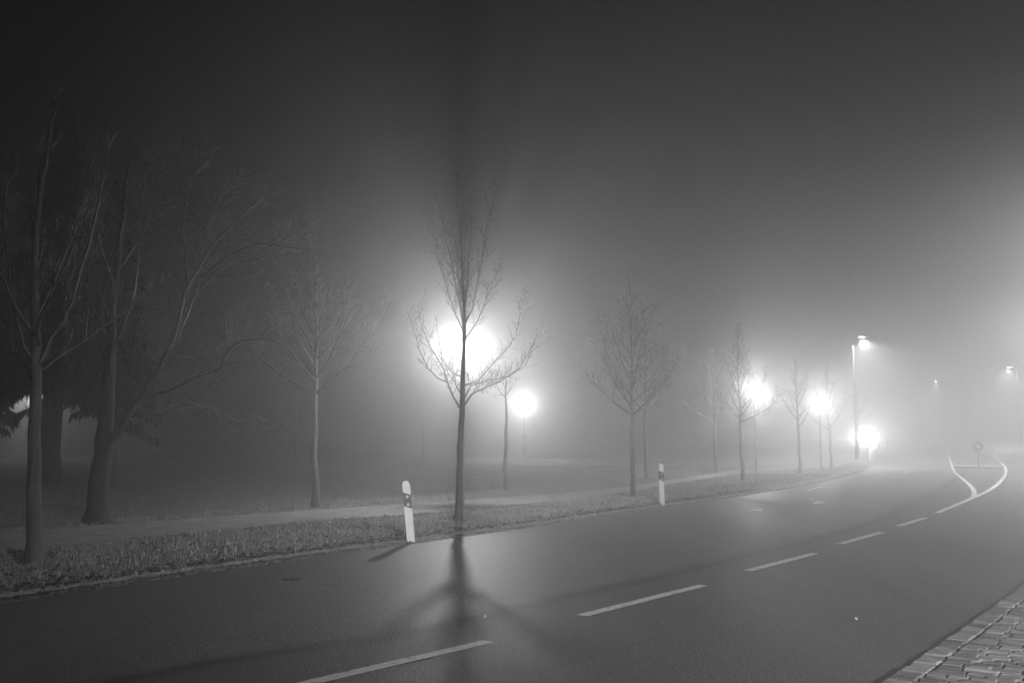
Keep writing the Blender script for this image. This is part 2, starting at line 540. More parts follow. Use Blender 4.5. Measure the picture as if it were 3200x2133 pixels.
# sett pavement on the right
def pavement():
    mb = MB()
    rnd = random.Random(11)
    pts = [q for q in resample(RIGHT_S, 1500) if -6 < q.y < 30]
    L = [0.0]
    for p, q in zip(pts, pts[1:]): L.append(L[-1] + (q-p).length)
    def loc(s):
        for k in range(len(L) - 1):
            if L[k+1] >= s:
                return pts[k].lerp(pts[k+1], (s-L[k])/max(1e-9, L[k+1]-L[k])), (pts[k+1]-pts[k]).normalized()
        return pts[-1], (pts[-1]-pts[-2]).normalized()
    # one long row of larger edging setts
    s = 0.0
    while s < L[-1] - 0.3:
        ln = rnd.uniform(0.13, 0.21)
        p, d = loc(s + ln/2)
        n = Vector((d.y, -d.x))
        c = p + n * 0.105
        rot = Matrix.Rotation(math.atan2(d.y, d.x) + rnd.uniform(-.05, .05), 3, 'Z') @ Matrix.Rotation(rnd.uniform(-.05,.05), 3, 'X')
        sett(mb, (c.x, c.y, -0.015 + rnd.uniform(-.006, .006)), (ln - 0.016, 0.168 + rnd.uniform(-.012,.012), 0.1), rot, 0.010)
        s += ln
    # courses running away from the kerb
    s = 0.0
    while s < L[-1] - 0.3:
        w = rnd.uniform(0.085, 0.12)
        p, d = loc(s + w/2)
        n = Vector((d.y, -d.x))
        t = 0.205 + rnd.uniform(-.008, .012)
        lim = 3.2
        while t < lim:
            ln = rnd.uniform(0.13, 0.24)
            c = p + n * (t + ln/2) + d * rnd.uniform(-.006, .006)
            rot = Matrix.Rotation(math.atan2(n.y, n.x) + rnd.uniform(-.05, .05), 3, 'Z') @ Matrix.Rotation(rnd.uniform(-.05,.05), 3, 'X') @ Matrix.Rotation(rnd.uniform(-.03,.03), 3, 'Y')
            sett(mb, (c.x, c.y, -0.012 + rnd.uniform(-.008, .008)), (ln - 0.015, w - 0.014, 0.1), rot, 0.009)
            t += ln
        s += w
    o = tag(set_tint(mb.build('pavement', M['stone'], smooth=False), mb), kind='structure', label='pavement of rough stone setts at the right road edge')
    bed = MB()
    n0 = Vector((math.cos(R(35)), -math.sin(R(35))))
    for q in pts:
        p_ = q + n0 * .03; bed.v.append((p_.x, p_.y, 0.018)); r = q + n0 * 6.0; bed.v.append((r.x, r.y, 0.018))
    for i in range(len(pts)-1): bed.f.append((2*i, 2*i+1, 2*i+3, 2*i+2))
    tag(bed.build('pavement_bed', M['joint']), kind='structure', label='dark joint soil under the pavement setts')
pavement()

# ------------------------------------------------------------------ road markings
def stripe(pts, w, label, z=0.004):
    p = resample(smooth_poly([Vector(q) for q in pts], 2), max(8, len(pts) * 6)) if len(pts) > 2 else resample([Vector(q) for q in pts], 8)
    mb = MB()
    rnd = random.Random(len(pts) * 7 + int(abs(p[0].x) * 100))
    for i, q in enumerate(p):
        d = (p[min(i+1, len(p)-1)] - p[max(i-1, 0)]).normalized()
        n = Vector((-d.y, d.x))
        for sgn in (-1, 1):
            r = q + n * (sgn * w/2 + rnd.uniform(-.004, .004))
            mb.v.append((r.x, r.y, terrain(r.x, r.y) + z))
    for i in range(len(p) - 1): mb.f.append((2*i, 2*i+2, 2*i+3, 2*i+1))
    return tag(mb.build('road_marking', M['paint']), label, kind='structure')

def px(*p): return [gp(*q).xy for q in p]
stripe(px((930, 2141), (1528, 2003)), 0.13, 'white centre line dash cut by the bottom edge')
stripe(px((1818, 1923), (2196, 1828)), 0.13, 'second white centre line dash')
stripe(px((2336, 1783), (2548, 1728)), 0.13, 'third white centre line dash')
stripe(px((2624, 1699), (2757, 1662)), 0.13, 'fourth white centre line dash')
stripe(px((2807, 1643), (2893, 1617)), 0.13, 'fifth white centre line dash')
stripe(px((2928, 1602), (2985, 1578), (3045, 1553), (3095, 1530), (3130, 1502), (3146, 1475), (3140, 1455), (3120, 1444), (3092, 1438)), 0.15, 'white line sweeping round the right side of the island')
stripe(px((3040, 1553), (3047, 1540), (3038, 1521), (3010, 1497), (2985, 1478), (2976, 1460), (2972, 1446), (2955, 1430)), 0.15, 'white line sweeping round the left side of the island', 0.009)
def flat(pts, label):
    mb = MB()
    vs = [gp(*q) for q in pts]
    mb.add([(v.x, v.y, terrain(v.x, v.y) + 0.005) for v in vs], [tuple(range(len(vs)))])
    o = mb.build('road_marking', M['paint'])
    return tag(o, label, kind='structure')
flat([(2346,1591.6),(2372,1590.6),(2380,1588.6),(2381,1590.6),(2378,1592.6),(2386,1595.4),(2378,1596.2),(2366,1594.4),(2347,1595.6)], 'white lane arrow nearest in the far lane')
flat([(2539,1570.5),(2552,1563),(2563,1565.2),(2580,1568.6),(2572,1571.2),(2556,1572.6),(2540,1575.4)], 'white lane arrow head further along the far lane')
flat([(2529,1559.5),(2540,1556.8),(2541,1560),(2532,1562.4)], 'small white paint patch beside the arrow head')
stripe(px((2519, 1534), (2545, 1525), (2571, 1519)), 0.13, 'short curved white line near the far road edge')
stripe(px((2815, 1478), (2832, 1476), (2846, 1470)), 0.2, 'pale zigzag paint in the far lane')
stripe(px((2846, 1473), (2868, 1474)), 0.2, 'pale paint stroke beyond the zigzag')

# traffic island
def island():
    c = Vector(gp(3060, 1459).xy)
    mb = MB()
    d = Vector((math.sin(R(28)), math.cos(R(28))))
    n = Vector((d.y, -d.x))
    ring = []
    hw, hl = 1.45, 3.6
    for k in range(40):
        t = 2*math.pi*k/40
        x = hw * math.copysign(abs(math.cos(t)) ** 0.6, math.cos(t))
        y = hl * math.copysign(abs(math.sin(t)) ** 0.6, math.sin(t))
        ring.append((x, y))
    def P(x, y, z):
        q = c + n*x + d*y
        return (q.x, q.y, terrain(q.x, q.y) + z)
    prof = [(1.0, -0.02), (1.0, 0.10), (0.985, 0.125), (0.93, 0.13), (0.925, 0.115)]
    for sc, z in prof:
        mb.v += [P(x*sc, y*sc, z) for x, y in ring]
    for i in range(len(prof)-1):
        for j in range(40):
            k = (j+1) % 40
            mb.f.append((i*40+j, i*40+k, (i+1)*40+k, (i+1)*40+j))
    mb.f.append(tuple((len(prof)-1)*40 + j for j in range(40)))
    tag(mb.build('traffic_island', M['kerb'], smooth=False), 'low kerbed traffic island under the round sign', kind='structure')
island()

# ------------------------------------------------------------------ grass
def grass():
    rnd = random.Random(3)
    verts, faces, tint = [], [], []
    def blade(x, y, z, h, w, lean, az, c):
        dx, dy = math.cos(az), math.sin(az)
        px_, py_ = -dy * w/2, dx * w/2
        o = len(verts)
        mx, my = x + dx*lean*0.35*h, y + dy*lean*0.35*h
        tx, ty = x + dx*lean*h, y + dy*lean*h
        verts.extend([(x-px_, y-py_, z-0.01), (x+px_, y+py_, z-0.01), (mx+px_*.8, my+py_*.8, z+h*.6), (mx-px_*.8, my-py_*.8, z+h*.6), (tx, ty, z+h*(1 - 0.25*min(1, lean)))])
        faces.extend([(o, o+1, o+2, o+3), (o+3, o+2, o+4)])
        tint.extend([c]*5)
    # the verge between gutter and path, and a fringe beyond the path
    n = 0
    tries = 0
    while tries < 330000:
        tries += 1
        y = 8 + 40 * rnd.random() ** 1.7
        a = at_y(LEFT_S, y)
        v = 0.30 + 7.5 * rnd.random() ** 1.2
        q = a + NRM * v
        if q.y < 7 or q.x < -11.5: continue
        cl = mnoise.noise(Vector((q.x*0.9, q.y*0.9, 11)))
        cl2 = mnoise.noise(Vector((q.x*3.2, q.y*3.2, 2)))
        p = on_path(q)
        if p > -0.02 and rnd.random() > 0.02: continue
        if rnd.random() > 0.60 + 1.0*cl + 0.7*cl2: continue
        if v < .55 and rnd.random() < .75: continue
        h = rnd.uniform(0.015, 0.08) * (1.0 + 0.9*max(0, cl) + 0.6*max(0, cl2))
        if v < 0.6: h *= 0.8
        if -0.25 < p <= 0: h *= 0.8
        dry = rnd.random() < 0.28 + 0.3*max(0, -cl)
        c = rnd.uniform(0.34, 0.56) if dry else rnd.uniform(0.12, 0.26)
        blade(q.x, q.y, ground_z(q, v), h, rnd.uniform(0.0025, 0.006) * (1 + q.y/28), rnd.uniform(0.15, 1.1), rnd.uniform(0, 6.28), c)
        n += 1
    # meadow beyond, sparser and coarser
    for _ in range(60000):
        y = 16 + 42 * rnd.random()
        a = at_y(LEFT_S, y)
        v = 5.0 + 22 * rnd.random()
        q = a + NRM * v
        if q.x / max(1, q.y) < -0.56 or on_path(q) > -0.05: continue
        cl = mnoise.noise(Vector((q.x*0.6, q.y*0.6, 5)))
        if rnd.random() > 0.6 + cl: continue
        blade(q.x, q.y, ground_z(q, v), rnd.uniform(0.03, 0.09), rnd.uniform(0.01, 0.022), rnd.uniform(0.2, 1.0), rnd.uniform(0, 6.28), rnd.uniform(0.07, 0.2))
    # long dry tufts
    for (x, y, k, hh) in ((740, 1712, 170, .26), (700, 1720, 90, .2), (1012, 1668, 60, .16), (560, 1732, 70, .17), (1480, 1640, 50, .14), (360, 1762, 70, .18), (1720, 1600, 50, .15), (860, 1690, 60, .16)):
        c0 = gp(x, y)
        for _ in range(k):
            q = Vector((c0.x + rnd.gauss(0, .13), c0.y + rnd.gauss(0, .13)))
            blade(q.x, q.y, ground_z(q), hh*rnd.uniform(.5, 1.1), rnd.uniform(.005, .01), rnd.uniform(.2, 1.2), rnd.uniform(0, 6.28), rnd.uniform(.18, .32))
    # leaf litter in the grass, thickest along the gutter
    for k_ in range(11000):
        y = 8 + 26 * rnd.random() ** 1.4
        a = at_y(LEFT_S, y)
        v = 0.35 + 3.6*rnd.random() if k_ < 5000 else 0.2 + abs(rnd.gauss(0, .22))
        q = a + NRM * v
        if on_path(q) > 0.05 and rnd.random() > .12: continue
        if q.x < -11: continue
        z = ground_z(q, v) + rnd.uniform(.01, .05)
        s = rnd.uniform(.018, .042)
        az = rnd.uniform(0, 6.28)
        u = Vector((math.cos(az), math.sin(az), rnd.uniform(-.6, .6))) * s
        w = Vector((-math.sin(az), math.cos(az), rnd.uniform(-.6, .6))) * s * .7
        c0 = Vector((q.x, q.y, z))
        o = len(verts)
        verts.extend([tuple(c0-u), tuple(c0+w*.9-u*.1), tuple(c0+u), tuple(c0-w+u*.1)])
        faces.append((o, o+1, o+2, o+3))
        t = rnd.choice((.03, .05, .08, .16, .3)) if k_ < 5000 else rnd.choice((.015, .02, .03, .05, .12))
        tint.extend([t]*4)
    me = bpy.data.meshes.new('grass')
    me.from_pydata(verts, [], faces)
    me.materials.append(M['grass'])
    at = me.attributes.new('tint', 'FLOAT', 'POINT')
    at.data.foreach_set('value', tint)
    o = bpy.data.objects.new('grass', me)
    col.objects.link(o)
    tag(o, 'short rough grass with dead leaves along the verge', 'grass', kind='stuff')
grass()

# ------------------------------------------------------------------ trees
def rot_about(v, axis, a):
    return Matrix.Rotation(a, 3, axis) @ v

def limb_children(mb, pts, rad, rnd, level, dens, up, len_k):
    """twigs along a limb"""
    k = len(pts)
    tot = sum((pts[i+1]-pts[i]).length for i in range(k-1))
    n = max(2, int(tot * dens))
    for c in range(n):
        t = rnd.uniform(0.18, 1.0) if level < 2 else rnd.uniform(0.12, 1.0)
        f = t * (k-1)
        i = min(k-2, int(f))
        p = pts[i].lerp(pts[i+1], f - i)
        d = (pts[i+1]-pts[i]).normalized()
        r0 = (rad[i] + (rad[i+1]-rad[i])*(f-i))
        ax = d.orthogonal().normalized()
        ax = rot_about(ax, d, rnd.uniform(0, 6.283))
        dirn = rot_about(d, ax, rnd.uniform(R(25), R(58)))
        dirn = (dirn + Vector((0, 0, up * rnd.uniform(0.4, 1)))).normalized()
        ln = len_k * (0.35 + 0.65*(1-t*0.7)) * rnd.uniform(0.45, 1.15)
        m = 4 if level < 2 else 3
        q, path, cur = p, [p], dirn
        for s in range(m):
            cur = (cur + Vector((rnd.gauss(0, .13), rnd.gauss(0, .13), rnd.gauss(0, .1) + up * .22))).normalized()
            q = q + cur * (ln / m)
            path.append(q)
        r1 = max(0.0031, min(r0 * 0.62, 0.003 + ln * 0.006))
        rr = [r1 * (1 - 0.55*s/m) for s in range(m+1)]
        mb.tube(path, rr, 4 if level < 2 else 3, cap=False)
        if level < 3:
            limb_children(mb, path, rr, rnd, level+1, dens * 1.15, up, len_k * 0.42)

def refine(pts, rnd, wob, n=2):
    p = [Vector(q) for q in pts]
    for _ in range(n):
        q = [p[0]]
        for a, b in zip(p, p[1:]):
            q.append(a.lerp(b, .5) + Vector((rnd.gauss(0, wob), rnd.gauss(0, wob), 0)))
            q.append(b)
        p = q
        wob *= .5
    return p

def lin(r0, r1, n, pw=1.0):
    return [r0 + (r1-r0)*(i/(n-1))**pw for i in range(n)]

def drawn_tree(name, base, stem, stem_r, limbs, seed, label, group, scale, bx, by, twig_dens=6.0, twig_len=0.7, up=0.25, bark='bark', extra=0, depth=0.5, flare=1.25, max_level=1, max_wob=True):
    """a tree with the limbs listed as image-plane offsets of the photo tree, given random depth"""
    rnd = random.Random(seed)
    root = empty(name, base, label, 'tree', group)
    def L(p, dy=0.0): return Vector(((p[0]-bx)/scale, dy, (by-p[1])/scale))
    tr, cr = MB(), MB()
    sp = refine([L(p) for p in stem], rnd, 0.012, 2)
    n = len(sp)
    sr = lin(stem_r[0], stem_r[1], n, 0.9)
    sr[0] *= flare; sr[1] *= 1 + (flare-1)*.4
    sp[0] = sp[0] + Vector((0, 0, -0.12))
    tr.tube(sp, sr, 12)
    all_l = []
    for (pts, r0, yd) in limbs:
        m = len(pts)
        lp = [L(p, yd * (i/(m-1))**0.9) for i, p in enumerate(pts)]
        lp = refine(lp, rnd, 0.02 if max_wob else 0.006, 2)
        all_l.append((lp, lin(r0, max(.003, r0*.16), len(lp), .85)))
    top = sp[-1].z
    for e in range(extra):       # limbs towards and away from the viewer
        t = rnd.uniform(.35, .85)
        i = int(t * (n-1))
        p = sp[i]
        az = rnd.choice((1, -1)) * rnd.uniform(R(40), R(140))
        ln = (top - p.z) * rnd.uniform(.35, .6)
        d = Vector((math.cos(az)*.6, math.sin(az)*.9, 0.75)).normalized()
        path, q = [p], p
        for s in range(6):
            d = (d + Vector((rnd.gauss(0,.08), rnd.gauss(0,.08), .14))).normalized()
            q = q + d*(ln/6); path.append(q)
        r0 = sr[i]*.45
        all_l.append((path, lin(r0, .003, len(path))))
    for lp, lr in all_l:
        cr.tube(lp, lr, 7)
        thin = .55 if lp[0].z > top * .58 else 1.0
        limb_children(cr, lp, lr, rnd, max_level, twig_dens*thin, up, twig_len*(.85 if thin < 1 else 1))
    k = int(n*.5)
    limb_children(cr, sp[k:], sr[k:], rnd, max_level, twig_dens*.45, up, twig_len*.8)
    tr.build('trunk', M[bark], root)
    cr.build('crown', M['twig'], root)
    return root

def young_tree(base, H, fork, spread, seed, label, r0=.085, nl=11, lean=(0, 0), dens=5.0, twig=.55):
    rnd = random.Random(seed)
    root = empty('young_tree', base, label, 'tree', 'young bare trees lining the footpath')
    tr, cr = MB(), MB()
    pts = []
    for i in range(12):
        t = i/11
        pts.append(Vector((lean[0]*t*H + rnd.gauss(0, .02)*(t > 0), lean[1]*t*H + rnd.gauss(0, .02)*(t > 0), H*t - (.12 if i == 0 else 0))))
    rad = [r0*(1.25 if i == 0 else 1) * (1-.93*(i/11)**1.05) for i in range(12)]
    tr.tube(pts, rad, 10)
    az = rnd.uniform(0, 6.28)
    for l in range(nl):
        t = l/(nl-1)
        z = fork + (H*.80 - fork)*t**1.25 + rnd.uniform(-.06, .06)
        f = z/H*11; i = min(10, int(f))
        p = pts[i].lerp(pts[i+1], f-i)
        az += 2.4 + rnd.uniform(-.5, .5)
        inc = R(66)*(1-t) + R(30)*t + R(rnd.uniform(-8, 8))
        ln = spread*(1.6*(1-t)**.7 + .45) * rnd.uniform(.8, 1.15)
        d = Vector((math.sin(inc)*math.cos(az), math.sin(inc)*math.sin(az), math.cos(inc)))
        path, q = [p], p
        for s in range(7):
            d = (d + Vector((rnd.gauss(0, .09), rnd.gauss(0, .09), .13))).normalized()
            q = q + d*(ln/7); path.append(q)
        rl = min(rad[i]*.62, .012 + ln*.014)
        rr = lin(rl, .003, len(path), .8)
        cr.tube(path, rr, 6)
        limb_children(cr, path, rr, rnd, 1, dens, .22, twig)
    limb_children(cr, pts[6:], rad[6:], rnd, 1, dens*1.4, .3, twig*.9)
    tr.build('trunk', M['bark'], root)
    cr.build('crown', M['twig'], root)
    return root

def base_at(x, y):
    p = gp(x, y)
    q = p.xy
    return Vector((p.x, p.y, ground_z(q)))

YT = 'young bare trees lining the footpath'
# the tree in front of the lit lamp
s2 = 159.6
main = drawn_tree('young_tree', base_at(1432, 1648),
    [(1432,1645),(1435,1560),(1437,1450),(1441,1330),(1443,1230),(1446,1130),(1447,1040),(1446,960),(1442,860),(1436,770),(1432,700),(1427,630),(1420,540)], (.078, .004),
    [([(1438,1300),(1415,1262),(1397,1215),(1383,1170),(1345,1110),(1322,1050),(1308,975)], 0.0255, -.5),
     ([(1397,1215),(1365,1202),(1335,1172),(1308,1115),(1292,1055),(1277,1000)], 0.0153, -.3),
     ([(1441,1197),(1415,1188),(1395,1168),(1375,1140),(1360,1060),(1352,990)], 0.0165, .5),
     ([(1440,1255),(1420,1222),(1408,1180),(1404,1120),(1398,1050)], 0.0153, .8),
     ([(1445,1293),(1472,1255),(1500,1240),(1560,1215),(1620,1175),(1660,1110),(1690,1045)], 0.0242, -.4),
     ([(1446,1225),(1490,1212),(1540,1152),(1590,1100),(1612,1060),(1628,985),(1640,935)], 0.0217, .4),
     ([(1447,1268),(1470,1228),(1520,1214),(1590,1203),(1640,1170),(1672,1095)], 0.0165, -.9),
     ([(1447,1040),(1436,980),(1414,880),(1391,770),(1369,672),(1352,590)], .026, .1),
     ([(1447,1060),(1420,1000),(1382,880),(1352,790)], .020, -.2),
     ([(1447,1030),(1474,985),(1493,880),(1512,770),(1529,672),(1546,585)], .026, -.1),
     ([(1447,1085),(1490,1020),(1524,930),(1560,830)], .020, .2),
     ([(1446,1000),(1457,900),(1462,800),(1467,690)], .014, .3),
     ([(1446,1040),(1437,960),(1428,860),(1420,750)], .013, -.4)],
    42, 'dark slender bare tree directly in front of the brightest lamp', YT, s2, 1432, 1645, twig_dens=13, twig_len=.5, up=.3, extra=2, max_wob=False)
sh = MB()
rnd = random.Random(8)
for _ in range(26):
    az = rnd.uniform(0, 6.28); r = rnd.uniform(.06, .2)
    p = Vector((math.cos(az)*r, math.sin(az)*r, -.03)); d = Vector((math.cos(az)*.28, math.sin(az)*.28, 1)).normalized()
    path = [p]; ln = rnd.uniform(.2, .6)
    for s in range(4):
        d = (d + Vector((rnd.gauss(0,.12), rnd.gauss(0,.12), 0))).normalized(); p = p + d*ln/4; path.append(p)
    sh.tube(path, lin(.004, .0015, 5), 3)
sh.build('basal_shoot', M['twig'], main)

drawn_tree('young_tree', base_at(108, 1790),
    [(108,1790),(98,1640),(90,1450),(85,1280),(80,1150),(70,1000),(61,820),(66,600),(88,420),(110,300)], (.105, .015),
    [([(82,1170),(125,1060),(175,960),(203,810),(232,650),(255,500),(262,380)], 0.0375, .3),
     ([(76,1150),(32,1050),(10,950),(-8,800),(-15,640),(-12,500)], 0.0338, -.3),
     ([(84,1190),(150,1112),(225,1040),(315,955),(380,850)], 0.0255, .8),
     ([(80,1110),(120,1000),(190,900),(262,770),(300,650)], 0.0255, -.8),
     ([(70,1010),(100,900),(128,760),(170,600),(200,450)], 0.0225, .6),
     ([(80,1220),(20,1150),(-60,1060),(-120,920)], 0.0255, .5),
     ([(64,860),(30,730),(15,600),(20,470)], 0.0165, .4)],
    7, 'near bare tree with grey trunk at the left edge of the photo', YT, 247.0, 108, 1790, twig_dens=7.5, twig_len=.7, up=.3, extra=6)

drawn_tree('old_tree', base_at(300, 1642),
    [(300,1640),(304,1560),(310,1460),(316,1390),(321,1290),(322,1160),(320,1020),(330,860),(345,700),(352,560),(365,440)], (.24, .015),
    [([(318,1405),(370,1350),(430,1262),(480,1182),(528,1085),(552,985),(578,900),(640,790),(720,700),(810,625)], 0.0825, -.4),
     ([(395,1335),(470,1300),(540,1268),(625,1285),(700,1325),(795,1345)], 0.0338, .8),
     ([(440,1250),(520,1232),(600,1195),(690,1165),(720,1110),(760,1085),(840,1078),(915,1105)], 0.0375, -.9),
     ([(505,1135),(550,1122),(600,1130),(650,1150)], 0.0165, .7),
     ([(556,965),(640,855),(740,795),(840,745),(935,715)], 0.0270, .5),
     ([(600,870),(700,800),(800,770),(900,790),(960,800)], 0.0195, -.6),
     ([(528,1085),(560,960),(570,820),(590,680),(640,560),(690,480)], 0.0300, .9),
     ([(552,985),(540,850),(510,700),(505,560),(520,440),(540,360)], 0.0300, 1.2),
     ([(322,1180),(260,1050),(220,900),(205,760),(215,620)], 0.0375, .7),
     ([(322,1120),(390,980),(420,830),(430,680),(450,540),(460,420)], 0.0375, -.8),
     ([(320,1030),(290,880),(285,700),(300,540)], 0.0263, -.9),
     ([(330,860),(390,720),(410,580),(400,450)], 0.0225, .9)],
    21, 'big old bare tree with a thick dark trunk and limbs reaching right', 'old trees on the meadow', 156.0, 300, 1640, twig_dens=7.5, twig_len=1.05, up=.12, bark='dark_bark', extra=7, flare=1.35)

specs = [  # base pixel, height, fork, spread, seed, label, r0, lean
    ((983, 1592), 6.9, 2.75, 1.35, 101, 'bare tree with a broad crown behind the path left of the lamp tree', .085, (-.015, 0)),
    ((1978, 1561), 6.4, 2.35, 1.25, 102, 'pale barked bare tree beside the second striped post', .075, (.004, 0)),
    ((2020, 1500), 7.4, 2.7, 1.7, 103, 'bare tree with spreading crown just behind the pale barked one', .085, (.0, 0)),
    ((2238, 1479), 6.6, 2.6, 1.3, 104, 'faint bare tree beyond the path, left of the low forked tree', .075, (-.02, 0)),
    ((2321, 1507), 6.3, 2.45, 1.05, 105, 'dark bare tree with a low fork left of the hazy third lamp', .08, (-.015, 0)),
    ((2500, 1481), 6.0, 2.45, 1.05, 106, 'bare tree between the two hazy lamps on the right', .078, (-.01, 0)),
    ((2598, 1463), 6.3, 2.4, 1.3, 107, 'faint bare tree under the hazy fourth lamp', .075, (-.02, 0)),
    ((2684, 1441), 6.6, 2.6, 1.0, 108, 'thin distant bare tree right of the tall mast', .07, (-.005, 0)),
    ((1583, 1541), 4.3, 3.0, .35, 109, 'pale faint slim young tree behind the path right of the lamp tree', .08, (-.01, 0)),
]
for (bp, H, fk, spd, sd, lab, r0, ln) in specs:
    young_tree(base_at(*bp), H, fk, spd, sd, lab, r0, lean=ln, nl=5 if H < 5 else (19 if bp[1] > 1490 else 13), dens=3.0 if H < 5 else (9.0 if bp[1] > 1490 else 6.0), twig=.75)

def conifer(base, H, R0, clear, seed, label, r_trunk, n_per=8):
    rnd = random.Random(seed)
    root = empty('conifer', base, label, 'tree', 'old trees on the meadow')
    tr, cr = MB(), MB()
    pts = [Vector((rnd.gauss(0, .05)*(i > 0), rnd.gauss(0, .05)*(i > 0), H*i/14 - (.15 if i == 0 else 0))) for i in range(15)]
    rad = [r_trunk*(1.3 if i == 0 else 1)*(1-.95*i/14) for i in range(15)]
    tr.tube(pts, rad, 14)
    z = clear
    while z < H*.98:
        t = (z-clear)/(H-clear)
        Rz = R0*(1-t)**.75*(.75+.25*math.sin(t*3+1)) + .25
        for b in range(n_per):
            az = rnd.uniform(0, 6.283)
            ln = Rz*rnd.uniform(.45, 1.12)
            p = Vector((0, 0, z + rnd.uniform(-.25, .25) + (abs(rnd.gauss(0, 1.1)) if t < .12 else 0)))
            d = Vector((math.cos(az), math.sin(az), .12 - .3*(1-t)))
            path, q = [p], p
            for s in range(6):
                d = (d + Vector((rnd.gauss(0, .06), rnd.gauss(0, .06), -.05 if s < 4 else .06))).normalized()
                q = q + d*ln/6; path.append(q)
            cr.tube(path, lin(.02+.012*ln, .006, 7), 4, cap=False)
            k = int(ln*34)
            for c in range(k):
                f = rnd.uniform(.15, 1)*6; i = min(5, int(f))
                o = path[i].lerp(path[i+1], f-i)
                side = Vector((-math.sin(az), math.cos(az), 0))*rnd.choice((-1, 1))
                hang = (side*rnd.uniform(.1, .9) + Vector((math.cos(az), math.sin(az), 0))*rnd.uniform(-.1, .5) + Vector((0, 0, -rnd.uniform(.35, 1.2)))).normalized()
                l2 = rnd.uniform(.12, .62)*(.6+.4*(1-t))*(.6 if t < .15 else 1)
                w = Vector((rnd.gauss(0,1), rnd.gauss(0,1), rnd.gauss(0,.3))).normalized()*rnd.uniform(.03, .085)
                m_ = o + hang*l2*.5 + Vector((0, 0, -.03))
                e_ = o + hang*l2 + Vector((0, 0, -.1))
                cr.add([o-w*.4, o+w*.4, m_+w, m_-w, e_+w*.25, e_-w*.25], [(0,1,2,3),(3,2,4,5)])
        z += .36
    tr.build('trunk', M['dark_bark'], root)
    cr.build('crown', M['needles'], root, smooth=False)
    return root
conifer(base_at(150, 1512), 16.5, 2.5, 3.1, 31, 'tall dark conifer with drooping boughs and thick trunk at left', .46, 12)
conifer(Vector((-14.6, 36.0, .05)), 11.5, 2.0, 2.5, 32, 'dark conifer behind the old bare tree', .4, 11)
conifer(Vector((-20.6, 38.0, .05)), 13.5, 2.1, 2.6, 33, 'dark conifer at the far left edge of the meadow', .4, 11)

def bush(x, Y, w, h, seed, label):
    rnd = random.Random(seed)
    root = empty('bush', (x, Y, .05), label, 'bush')
    st, lf = MB(), MB()
    for _ in range(40):
        az = rnd.uniform(0, 6.28); r = rnd.uniform(0, 1)**.5
        e = Vector((math.cos(az)*r*w, math.sin(az)*r*w*.6, h*(1-r*r*.75)*rnd.uniform(.75, 1.05)))
        st.tube([Vector((e.x*.3, e.y*.3, -.05)), e*.55 + Vector((0,0,.1)), e], [.015, .01, .004], 4)
        for _k in range(70):
            c = e + Vector((rnd.gauss(0,.22), rnd.gauss(0,.22), -abs(rnd.gauss(0,.3))))
            if c.z < .02: continue
            a = Vector((rnd.gauss(0,1), rnd.gauss(0,1), rnd.gauss(0,1))).normalized()*.06
            b = a.orthogonal().normalized()*.035
            lf.add([c-a, c+b, c+a, c-b], [(0,1,2,3)])
    st.build('stem', M['dark_bark'], root)
    lf.build('foliage', M['twig'], root, smooth=False)
bush(gp(500,1446).x, gp(500,1446).y, 2.0, .95, 4, 'low rounded bush on the meadow below the old tree limbs')

# ------------------------------------------------------------------ lamps
M['globe'] = None
def globe_mat():
    m, nt, b = mat('opal_globe')
    N, L = nt.nodes.new, nt.links.new
    e = N('ShaderNodeEmission'); e.inputs['Strength'].default_value = 25.0
    t = N('ShaderNodeBsdfTransparent')
    mx = N('ShaderNodeMixShader'); mx.inputs['Fac'].default_value = 0.08
    L(t.outputs[0], mx.inputs[1]); L(e.outputs[0], mx.inputs[2])
    L(mx.outputs[0], nt.nodes['Material Output'].inputs['Surface'])
    m.cycles.emission_sampling = 'NONE'
    return m
M['globe'] = globe_mat()
M['lens'] = emit('lamp_lens', 60.0)
M['lens'].cycles.emission_sampling = 'NONE'

def path_lamp(base, H, label, bands=False, power=1.0):
    root = empty('path_lamp', base, label, 'street lamp', 'lit lamps along the footpaths')
    p = MB()
    p.lathe([(.058,-.1),(.058,.75),(.056,.80),(.045,.86),(.038,H-.42),(.038,H-.30)], 14)
    p.build('pole', M['grey_metal'], root)
    c = MB(); c.lathe([(.04,H-.30),(.10,H-.27),(.11,H-.235),(.09,H-.22)], 16); c.build('collar', M['dark_metal'], root)
    gl = MB(); prof = []
    for i in range(13):
        t = -math.pi/2 + math.pi*i/12
        prof.append((max(.004, .22*math.cos(t)), H + .22*math.sin(t)))
    gl.lathe(prof, 20); gl.build('lamp_globe', M['globe'], root)
    if bands:
        for k in range(3):
            b = MB(); z = 1.25 + .22*k
            b.lathe([(.16,z),(.165,z+.01),(.165,z+.09),(.16,z+.1)], 16); b.build('band', M['white_plastic'], root)
        sl = MB(); sl.lathe([(.155,-.1),(.155,2.1),(.14,2.16),(.05,2.2)], 16); sl.build('sleeve', M['galvanised'], root)
    li = bpy.data.lights.new('lamp_light', 'POINT')
    li.energy = P_PATH*power; li.shadow_soft_size = .085
    lo = bpy.data.objects.new('lamp_light', li); lo.location = (0, 0, H); col.objects.link(lo); lo.parent = root
    return root

def at_depth(x, y, Y):
    """X for a pixel column and height for a pixel row at a distance Y"""
    r, u = (x-1600)/F_PX, (1066.5-y)/F_PX
    d = Vector((r, math.cos(PITCH)-u*math.sin(PITCH), math.sin(PITCH)+u*math.cos(PITCH)))
    t = Y/d.y
    return d.x*t, CAM_H + d.z*t

